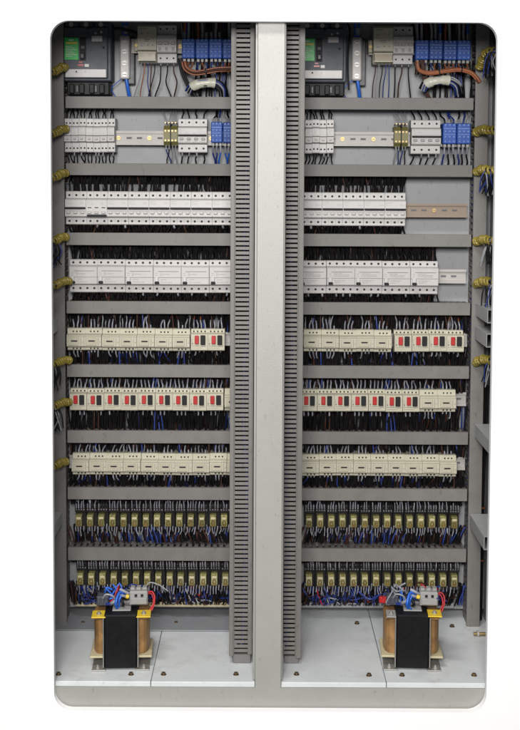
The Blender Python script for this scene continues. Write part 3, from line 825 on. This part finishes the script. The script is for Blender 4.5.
def make_busbar():
    g = thing('busbar_terminal')
    w = .0245; h = .106
    MB().box(w*.55, w*1.45, -.030, 0, -.012, h*.98, .002).build('insulator', 'dgrey2', g)
    MB().box(0, w, -.046, -.0305, .0, h, .003).build('bar', 'mcb2', g)
    b = MB()
    for k in range(4):
        z = h*(.10+.265*k); b.use(0).cyl((w*.5, -.049, z), .0062, .003, 'y', 14).use(1).box(w*.5-.005, w*.5+.005, -.0494, -.0491, z-.0007, z+.0007)
    b.build('clamp_screw', ['steel', 'print'], g)
    b = MB()
    for k in (0, 1): b.tube(bez([(w*(.4+.3*k), -.038, h-.004), (w*(.35+.3*k), -.038, h+.02), (w*(.2+.8*k), -.03, h+.07)], 5), .0034, 8)
    b.tube(bez([(w*.6, -.036, .004), (w*.75, -.034, -.02), (w*1.0, -.02, -.06)], 5), .0046, 8)
    b.tube(bez([(w*.3, -.036, .004), (-w*.5, -.034, -.012), (-w*.9, -.03, -.026), (-w*.2, -.02, -.052)], 5), .0011, 6)
    b.build('blue_cable', 'wblue2', g)
    MB().box(w*.35, w*.8, -.043, -.033, h+.004, h+.024, .002).build('cable_tag', 'sleeve', g)
    return g
bb = make_busbar(); bb.location = (X(119.5, 60, .40), YP-.001, Z(78.5, .405))
tag(bb, 'white screw terminal bar with blue cables in left bay top row', 'terminal bar', 'upright terminal bars in the top row')
b2 = copy_tree(bb); b2.location = (X(352, 60, .40), YP-.001, Z(79, .405)); tag(b2, 'white screw terminal bar with blue cables in right bay top row', 'terminal bar')

# surge arrester + 3 pole breaker
z0a, z1a = Z(61.5, Yf), Z(23.5, Yf)
rail(X(131, 45, .40), LX1-.005, Z(45.5, YP-.04), 'railm', 'zinc mounting rail behind top row devices of left bay')
rail(X(369, 45, .40), RX1-.004, Z(46, YP-.04), 'railm', 'zinc mounting rail behind top row devices of right bay')
def make_arr(w, h):
    g = thing('surge_arrester'); d1, d2 = .050, .070
    b = mcb_body(w, h, 0, d1, d2, .30, .94); b.box(-w*.22, -.0005, -.045, -.002, h*.30, h*.64, .002); b.build('body', 'cream', g)
    MB().box(w*.03, w*.97, -d2-.0035, -d2-.0001, h*.02, h*.27, .001).box(w*.03, w*.97, -d1-.016, -d1-.0001, h*.03, h*.26, .001).build('lower_cover', 'tan', g)
    MB().box(w*.02, w*.98, -d2-.0045, -d2-.0037, h*.22, h*.27, .0003).box(w*.02, w*.98, -d2-.0045, -d2-.0037, h*.02, h*.06, .0003).build('cover_edge', 'cream2', g)
    b = MB()
    for x, z in ((.22, .74), (.22, .42)): b.use(0).cyl((w*x, -d2-.0012, h*z), .0052, .001, 'y', 16).use(1).box(w*x-.0035, w*x+.0035, -d2-.0016, -d2-.0013, h*z-.0006, h*z+.0006)
    b.use(1)
    for x, z in ((.55, .76), (.80, .76), (.80, .60), (.55, .44), (.80, .44)): b.cyl((w*x, -d2-.0007, h*z), .0014, .0005, 'y', 8)
    b.box(w*.35, w*.65, -d2-.0006, -d2-.0003, h*.585, h*.60).box(w*.06, w*.5, -d2-.0006, -d2-.0003, h*.87, h*.88).box(w*.35, w*.60, -d2-.0006, -d2-.0003, h*.54, h*.55)
    b.build('dial', ['mcb2', 'print'], g)
    MB().cyl((-w*.12, -.047, h*.46), .0042, .0018, 'y', 12).build('screw_or_hole', 'brass', g)
    return g
LOA = Z(96, YD)
def w_arr(o, w, h):
    for k in range(5): wire(o, w*(.15+.18*k), -.045, .001, -1, z0a-LOA-.004, random.choice(['wblue', 'wbrown', 'worange', 'wblack', 'wgrey']), .007, .0013, .02, .012)
def w_3top(o, w, h):
    for k in range(3): wire(o, w*(k+.5)/3, -.042, .001, -1, z0a-LOA-.004, random.choice(['wblack', 'wblack', 'wbrown']), .011, .0017, .02, .016)
def make_3grey(w, h):
    g = thing('circuit_breaker'); d1, d2 = .050, .066
    b = mcb_body(w, h, 0, d1, d2, .26, .72); b.build('body', 'mcb', g)
    MB().box(.0005, w-.0005, -d1-.0015, -d1-.0001, 0, h*.20, .0005).build('terminal_cover', 'mcb2', g)
    t = MB()
    for i in range(3): t.box(w*i/3+.002, w*(i+1)/3-.002, -d2-.008, -d2-.0003, h*.46, h*.54, .001).box(w*i/3+.004, w*(i+1)/3-.005, -d2-.0006, -d2-.0003, h*.30, h*.40)
    t.build('toggle', 'mcbg', g)
    screws(g, hp(w, 3, -d1-.0016, h*.12)+hp(w, 3, -d1, h*.90), .0024)
    b = MB(); poles_lines(b, w, 3, -d2, h*.28, h*.70); poles_lines(b, w, 3, -d1, h*.76, h*.99); b.build('legend', 'mcbg', g)
    return g
for b, (a, c, d) in enumerate(((137.5, 156.6, 176.5), (373.5, 393, 413.5))):
    xa, xb = row_span(a, c, 40, Yf)
    line(make_arr, [xa, xb], z1a, z0a, lambda i, n: f'cream relay module with two dials, top row of {bayn[b]} bay', 'relay module', 'cream modules with dials in the top row', w_arr, Yf, 40)
    xa, xb = row_span(c+.2, d, 40, Yf)
    line(make_3grey, [xa, xb], z1a, z0a, lambda i, n: f'white three pole breaker with grey toggles, top row of {bayn[b]} bay', 'breaker', 'three pole breakers in the top row', w_3top, Yf, 40)
# blue meter transformers / terminals in the top row
z0b, z1b = Z(58.5, Yf), Z(36.5, Yf)
def w_tb(o, w, h):
    cs = [random.choice(['worange', 'wgrey', 'wblack']), 'wgrey', random.choice(['wblack', 'wblue2', 'wbrown'])]
    for k in range(3): wire(o, w*(.2+.3*k), -.046, h*.95, 1, .075, cs[k], random.choice([0, .02]), .0031, .01, .005)
    for k in range(3): wire(o, w*(.2+.3*k), -.042, -h*.09, -1, .018, random.choice(['worange', 'worange', 'wblue', 'wbrown']), 0, .0018, .008, .006)
def edges4(a, p, n): 
    xa, xb = row_span(a, a+p, 45, Yf); return [xa+(xb-xa)*k for k in range(n+1)]
line(make_bluet, edges4(181.5, 13.6, 4), z1b, z0b, lambda i, n: f'bright blue terminal block, {ordl(i, n)} of four in top row, left bay', 'terminal block', 'blue terminal blocks in the top row', w_tb, Yf, 45)
line(make_bluet, edges4(415.5, 14.1, 4), z1b, z0b, lambda i, n: f'bright blue terminal block, {ordl(i, n)} of four in top row, right bay', 'terminal block', 'blue terminal blocks in the top row', w_tb, Yf, 45)

def bundle(name, pts, rad, nw, mats, label, cat, r=.0018, ties=(), seed=1, group=None, tmat='black'):
    rr = random.Random(seed); c = bez(pts, 8)
    m = MB()
    offs = [(rr.uniform(0, 1)**.5*rad, rr.uniform(0, 6.28), rr.uniform(-2, 2)) for _ in range(nw)]
    for o_, a, tw in offs:
        m.use(rr.randrange(len(mats))); q = []
        for i, p in enumerate(c):
            t = (c[min(i+1, len(c)-1)]-c[max(i-1, 0)]).normalized(); u = t.orthogonal().normalized() if abs(t.y) > .9 else t.cross(Vector((0, 1, 0))).normalized(); s = t.cross(u)
            an = a+tw*i/len(c); q.append(p+(u*math.cos(an)+s*math.sin(an))*o_)
        m.tube(q, r, 6)
    g = thing(name, c[0]); inv = Matrix.Translation(-Vector(g.location))
    o = m.build('strands', mats, g); o.matrix_parent_inverse = inv
    for k in ties:
        i = int(k*(len(c)-2)); t = (c[i+1]-c[i]).normalized()
        q = MB().tube([c[i]-t*.0016, c[i]+t*.0016], rad+r+.001, 12).build('cable_tie', tmat, g); q.matrix_parent_inverse = inv
    tag(g, label, cat, group); return g, c, inv
yb = .365
for b, (x_, sgn) in enumerate(((0, 1), (1, 1))):
    if b == 0: pts = [(184, 61), (186, 68), (194, 72.5), (206, 71.5), (218, 69.5), (236, 69)]
    else: pts = [(417, 61), (419, 70), (430, 73), (445, 71), (460, 69.5), (472, 73), (480, 82)]
    bundle('cable_bundle', [P(u, v_, yb) for u, v_ in pts], .0055, 12, ['worange', 'worange', 'wbrown', 'worange'], f'orange brown cable bundle bending below blue terminals of {bayn[b]} bay', 'cable bundle', .0021, (.45, .72) if b else (.62,), 5+b, 'orange cable bundles')
    pts = [(188, 74), (193, 86), (199, 96)] if b == 0 else [(424, 62), (425, 78), (428, 97)]
    bundle('cable_bundle', [P(u, v_, .385) for u, v_ in [(180, 58), (183, 74), (192, 92), (197, 99)]] if b == 0 else [P(u, v_, .385) for u, v_ in [(422, 60), (424, 74), (426, 90), (430, 99)]],
           .004, 5, ['wblack', 'wbrown'], f'dark cables dropping into the duct beside the white tape, {bayn[b]} bay', 'cable bundle', .0022, (), 9+b, 'dark dropping cables')
    # taped bundle
    a, c = ((191, 84), (216, 82)) if b == 0 else ((425, 81.5), (450, 79.5))
    g, cc, inv = bundle('taped_cable_bundle', [P(a[0]-2, a[1]+8, .375), P(a[0]+2, a[1]+2, .365), P((a[0]+c[0])/2, a[1]-1, .36), P(c[0], c[1]+1, .365), P(c[0]+7, c[1]+6, .37), P(c[0]+9, c[1]+15, .39)], .010, 26, ['wblack', 'wgrey', 'wblack', 'wblue'],
                        f'dark cable bundle wrapped in shiny white tape above the duct, {bayn[b]} bay', 'cable bundle', .002, (), 12+b, 'cable bundles wrapped in white tape')
    i0, i1 = 7, 24
    q = cc[i0:i1]; rs = [.0115+.0004*math.sin(k*1.7)+.0010*math.sin(k*.5) for k in range(len(q))]
    o = MB().tube(q, rs, 14).build('white_tape', 'tapew', g); o.matrix_parent_inverse = inv
    # black verticals behind blue terminals
    x0, x1 = (X(182, 30, .42), LX1) if b == 0 else (X(415, 30, .42), X(472, 30, .42))
    backwires(Z(38, .42), Z(15, .42), x0, x1, f'dark wires packed above the blue terminals, top of {bayn[b]} bay', 260, ('wblack', 'wblack', 'wgrey', 'wbrown', 'wblue2'))
    backwires(Z(96, .42), Z(60, .42), x0+.03, x1, f'dark and blue wires packed below the blue terminals, {bayn[b]} bay', 170, ('wblack', 'wblack', 'wblue', 'wblack'))
# dark cable crossing beside the large breaker
bundle('cable_bundle', [P(u, v_, .40) for u, v_ in [(108, 22), (112, 28), (122, 29), (136, 33), (143, 40)]], .0025, 3, ['wblack'], 'thick black cable crossing beside the large breaker at top left', 'cable', .0026, (), 31)
bundle('cable_bundle', [P(u, v_, .40) for u, v_ in [(346, 22), (350, 30), (348, 60), (349, 90)]], .0015, 2, ['wblack'], 'thin black cable right of the half hidden large breaker', 'cable', .0016, (), 32)

# ------------------------------------------------------------------ spiral-wrapped loops at the outer sides
def spiral(p0, p1, rad, label, seed, hang=True, side=1):
    rr = random.Random(seed); p0 = Vector(p0); p1 = Vector(p1)
    g = thing('wrapped_cable_loop', p0); inv = Matrix.Translation(-p0)
    mid = (p0+p1)/2+Vector((0, 0, rad*.5))
    c = bez([p0, mid, p1, p1+Vector((side*.035, -.05, -.004))], 12)
    m = MB()
    for k in range(9):
        a = rr.uniform(0, 6.28); o_ = rr.uniform(0, rad*.7)
        m.use(k % 3).tube([p+Vector((0, math.cos(a)*o_, math.sin(a)*o_)) for p in c], .0018, 5)
    if hang:
        for k in range(18):
            s = p1+Vector((side*rr.uniform(-.010, .018), rr.uniform(-.04, .02), rr.uniform(-.008, .0)))
            m.use(rr.choice([0, 2, 0, 1, 0, 0])).tube(bez([s, s+Vector((rr.uniform(-.01, .01), 0, -.02)), s+Vector((rr.uniform(-.015, .015), .01, -.045-rr.uniform(0, .015)))], 4), .0016, 5)
    o = m.build('strands', ['wblack', 'wgrey', 'wblue', 'sleeve'], g); o.matrix_parent_inverse = inv
    # helix wrap
    h = []; turns = 13; N = len(c)-1
    for i in range(turns*12+1):
        t = i/(turns*12)*N; k = min(int(t), N-1); p = c[k].lerp(c[k+1], t-k)
        tt = (c[k+1]-c[k]).normalized(); u = tt.cross(Vector((0, 0, 1))).normalized(); s = tt.cross(u)
        a = 2*math.pi*i/12; rv = rad*(1+.14*math.sin(i*.37+seed)+.08*math.sin(i*.11+seed*3)); h.append(p+(u*math.cos(a)+s*math.sin(a))*rv)
    # tail curl at the front end
    o = MB().tube(h, .0036, 6).build('spiral_wrap', 'spiral', g); o.matrix_parent_inverse = inv
    tag(g, label, 'cable loop', 'yellow wrapped cable loops at the bay sides')
for i, (py, hang) in enumerate(((131, 0), (171, 1), (241, 1), (283, 1), (361, 1))):
    a = P(476, py+1, .36); b_ = P(489, py-1, .28)
    spiral(a, b_, .0078, f'yellow spiral wrapped cable loop, {ORD[i+1]} from top on right edge', 40+i, hang, 1)
spiral(P(480, 66, .34), P(489, 52, .27), .0085, 'yellow spiral wrapped cable loop, topmost on right edge', 39, True, 1)
for i, (py, hang) in enumerate(((69, 0), (131, 0), (175, 0), (239, 1), (283, 0), (362, 1), (404, 1), (464, 0))):
    a = P(70 if py in (283, 362, 404) else 66, py-2, .355); b_ = P(55, py+2, .30)
    spiral(a, b_, .0068, f'yellow spiral wrapped cable loop, {ORD[i]} from top on left edge', 60+i, hang, -1)

# ------------------------------------------------------------------ side brackets
def bracket(side, px, py, label, y1=.16, py_h=12):
    p = P(px, py, .365); s = 1 if side > 0 else -1
    x0, x1 = (p.x+.002, XR-.004) if side > 0 else (XL+.004, p.x)
    zt = p.z; g = thing('side_bracket', ((x0+x1)/2, .36, zt-.03)); inv = Matrix.Translation(-Vector(g.location))
    b = MB().box(x0, x1, y1, .366, zt-.0015, zt, .0005)
    b.box((x0 if s > 0 else x1-.0015), (x0+.0015 if s > 0 else x1), y1, .366, zt-.030, zt-.0016)
    b.box(x0, x1, y1, .366, zt-.0316, zt-.0301)
    o = b.build('channel', 'inner', g); o.matrix_parent_inverse = inv
    q = MB().use(0).cyl(((x0+x1)/2, y1+.02, zt+.0002), .004, .003, 'z', 8).build('bolt', 'brass', g); q.matrix_parent_inverse = inv
    tag(g, label, 'bracket', 'steel channel brackets on the cabinet sides')
bracket(1, 474, 424, 'grey steel channel bracket on right side beside the sixth row')
bracket(1, 469, 514, 'grey steel channel bracket on right side beside the eighth row')
bracket(1, 474, 326, 'grey steel channel bracket on right side beside the fifth row', .2)
bracket(1, 475, 303, 'grey steel channel bracket on right side just above the fifth row', .2)
bracket(-1, 62, 512, 'grey steel channel bracket on left side beside the eighth row')
bracket(-1, 58, 318, 'grey steel channel bracket on left side beside the fifth row', .2)
# dark door cable and reddish rods on the right
bundle('cable_bundle', [P(u, v_, .42) for u, v_ in [(486, 385), (484, 440), (482, 500), (481, 560), (479, 632)]], .005, 10, ['wblack', 'wblack', 'wbrown'], 'dark cable bundle running down beside the outer right duct', 'cable bundle', .0024, (.2, .55, .8), 77, None, 'worange')
bundle('cable_bundle', [P(u, v_, .42) for u, v_ in [(47, 385), (49, 440), (50, 500), (52, 560), (54, 625)]], .005, 10, ['wblack', 'wblack', 'wbrown'], 'dark cable bundle running down beside the outer left duct', 'cable bundle', .0024, (.2, .55, .8), 78)
o = thing('side_terminal', P(478.5, 634, .30)); inv = Matrix.Translation(-Vector(o.location)); p = o.location.copy()
q = MB().cyl((p.x-.012, p.y, p.z), .0042, .03, 'x', 10).build('stud', 'brass', o); q.matrix_parent_inverse = inv
q = MB().cyl((p.x-.004, p.y, p.z), .009, .005, 'x', 6).build('nut', 'railm', o); q.matrix_parent_inverse = inv
tag(o, 'small brass earth stud low on the right side panel', 'earth stud')

# ------------------------------------------------------------------ transformers
def make_trafo():
    g = thing('transformer')     # origin: centre of front edge on floor; +y backwards
    hw = .0375; D = .150; H = .128; y0 = .006
    MB().box(-hw, hw, y0, D, .004, H, .003).build('core', 'tape', g)
    for s in (-1, 1): MB().box(s*(hw+.0005), s*(hw+.003), y0-.002, y0+.016, .006, H-.006, .001).build('clamp_strip', 'steel', g)
    # wound coils each side
    for s in (-1, 1):
        pts = []; 
        zc0, zc1 = .030, H-.014
        m = MB(); prof = []
        N = 10
        for k in range(N+1):
            a = -math.pi/2+math.pi*k/N; prof.append((hw+.001+.026*math.cos(a)**.6 if math.cos(a) > 0 else hw+.001, .082+.052*math.sin(a)))
        v = [(s*x, y, zc0) for x, y in prof]+[(s*x, y, zc1) for x, y in prof]; n = len(prof)
        f = [[i, i+1, n+i+1, n+i] for i in range(n-1)]+[list(range(n)), [n+i for i in range(n)]]
        m._add(v, f, False); m.build('winding', 'winding', g)
        MB().box(s*(hw+.0005), s*(hw+.033), .018, .130, .024, .029, .001).build('insulating_flange', 'card', g); MB().box(s*(hw+.0005), s*(hw+.024), .018, .125, H-.0135, H-.0095, .001).build('insulating_flange', 'winding', g)
        MB().box(s*(hw-.004), s*(hw+.028), .0, .150, .0005, .0030, .0006).build('foot', 'steel', g)
        b = MB()
        for y in (.012, .138): b.cyl((s*(hw+.015), y, .0032), .0062, .004, 'z', 6).cyl((s*(hw+.015), y, .0072), .003, .004, 'z', 8)
        b.build('foot_bolt', 'steel', g)
    return g
def tab(g, x0, x1, m, z=.128):
    MB().box(x0, x1, .004, .050, z-.006, z-.003, .0008).build('mounting_tab', m, g)
    MB().use(0).cyl(((x0+x1)/2, .024, z-.0028), .006, .002, 'z', 14).cyl(((x0+x1)/2, .024, z-.0008), .0035, .004, 'z', 6).build('tab_screw', 'steel', g)
def topstuff(g, seed, mirror=False):
    r = random.Random(seed); H = .128
    MB().box(-.020, .022, .030, .10, H+.001, H+.004, .0008).build('top_plate', 'mcbg', g)
    t = MB().box(.018, .060, .050, .085, H+.008, H+.040, .002).box(.022, .058, .044, .0498, H+.012, H+.026, .001)
    for k in range(3): t.box(.020+.014*k, .030+.014*k, .060, .080, H+.0402, H+.046, .001)
    t.build('terminal_block', 'mcbg', g)
    b = MB()
    for k in range(2): b.box(.030+.014*k, .036+.014*k, .0485, .0498, H+.028, H+.034)
    b.build('terminal_opening', 'black', g)
    t = MB().box(-.058, -.030, .060, .090, H+.004, H+.026, .002)
    for k in range(3): t.box(-.056+.009*k, -.050+.009*k, .056, .0598, H+.010, H+.024, .001)
    t.build('terminal_block', 'dgrey', g)
    def w_(nm, pts, m, rad=.0024): MB().tube(bez(pts, 6), rad, 8).build(nm, m, g)
    w_('wire', [(-.010, .04, H+.004), (-.012, .03, H+.022), (-.004, .045, H+.040), (.012, .055, H+.034)], 'wblue2', .0032)
    w_('wire', [(-.006, .05, H+.004), (-.004, .042, H+.026), (.006, .055, H+.038), (.014, .06, H+.030)], 'wblue2', .0028)
    w_('wire', [(-.034, .055, H+.010), (-.024, .046, H+.014), (-.014, .05, H+.020)], 'wblue', .004)
    w_('wire', [(-.026, .048, H+.012), (-.018, .044, H+.018), (-.008, .05, H+.022)], 'sleeve', .0042)
    w_('wire', [(-.008, .050, H+.034), (.003, .046, H+.032), (.014, .048, H+.030)], 'sleeve', .0034)
    w_('wire', [(-.004, .050, H+.046), (.006, .048, H+.042), (.016, .050, H+.036)], 'sleeve', .0034)
    w_('wire', [(.010, .046, H+.031), (.017, .046, H+.029)], 'yellow', .0050)
    w_('wire', [(.002, .06, H+.004), (.004, .04, H+.016), (-.004, .05, H+.028)], 'wblack', .0034)
    w_('wire', [(-.016, .08, H+.004), (-.014, .07, H+.020), (0, .08, H+.028), (.02, .08, H+.03)], 'wblack', .0034)
    w_('wire', [(.056, .07, H+.030), (.070, .066, H+.034), (.076, .06, H+.020), (.070, .055, H-.004), (.058, .05, H-.006)], 'wred', .0018)
    w_('wire', [(.056, .08, H+.024), (.068, .075, H+.026), (.073, .07, H+.008), (.064, .06, H-.008)], 'wred', .0018)
    w_('wire', [(-.05, .085, H+.02), (-.062, .09, H+.028), (-.066, .11, H+.01), (-.05, .14, H-.03)], 'wblack', .0022)
    for k in range(14):
        x = r.uniform(-.05, .055); y = r.uniform(.07, .12); z = H+r.uniform(.0, .02); pts = [(x, y, z)]
        for q in range(3): x += r.uniform(-.028, .028); y += r.uniform(-.02, .02); z = H+r.uniform(.004, .042); pts.append((x, y, z))
        w_('wire', pts, r.choice(['wblack', 'wblack', 'wblue', 'wblue2', 'wgrey', 'sleeve', 'wred', 'wbrown']), r.uniform(.0014, .0024))
    w_('wire', [(-.044, .06, H+.02), (-.036, .05, H+.034), (-.020, .05, H+.030), (-.012, .06, H+.012)], 'wgrey', .0022)
tf = make_trafo(); t2 = copy_tree(tf)
pl = groundpt(120.5, 671.5); pr = groundpt(412.5, 671.5)
tf.rotation_euler.z = math.radians(3); t2.rotation_euler.z = math.radians(-3)
tf.location = (pl.x, pl.y, BZ+.0003); t2.location = (pr.x, pr.y, BZ+.0003)
tab(tf, -.066, -.034, 'yellow'); tab(tf, .036, .068, 'yellow'); topstuff(tf, 1)
tab(t2, -.060, -.038, 'mcbg'); tab(t2, .034, .066, 'yellow', .131); topstuff(t2, 2)
MB().cyl((-.064, .082, .128+.008), .0060, .010, 'y', 12).box(-.074, -.050, .085, .10, .128, .142, .002).build('red_cap', 'red', t2)
tag(tf, 'black wrapped transformer with two yellow tabs on left bay floor', 'transformer', 'transformers on the cabinet floor')
tag(t2, 'black wrapped transformer with one yellow tab on right bay floor', 'transformer', 'transformers on the cabinet floor')

# ------------------------------------------------------------------ light
W = bpy.data.worlds.new('World'); S.world = W; W.use_nodes = True
bg = W.node_tree.nodes['Background']; bg.inputs[0].default_value = (.92, .96, 1, 1); bg.inputs[1].default_value = .17
def area(loc, tgt, sx, sy, power, c):
    l = bpy.data.lights.new('area_lamp', 'AREA'); l.shape = 'RECTANGLE'; l.size = sx; l.size_y = sy; l.energy = power; l.color = c
    o = bpy.data.objects.new('area_lamp', l); C.objects.link(o); o.location = loc
    o.rotation_euler = (Vector(tgt)-Vector(loc)).to_track_quat('-Z', 'Y').to_euler(); return o
area((-.15, -3.6, 1.85), (0, .1, .85), 1.0, .7, 144, (1, .975, .95))  # front lamp added low, so the opening's edge leaves the top row lit
area((-.55, -1.5, 3.0), (0, .2, .5), 1.3, .3, 50, (1, .98, .95))

S.render.engine = 'CYCLES'
S.view_settings.view_transform = 'Standard'; S.view_settings.look = 'None'
S.view_settings.exposure = 0; S.view_settings.gamma = 1
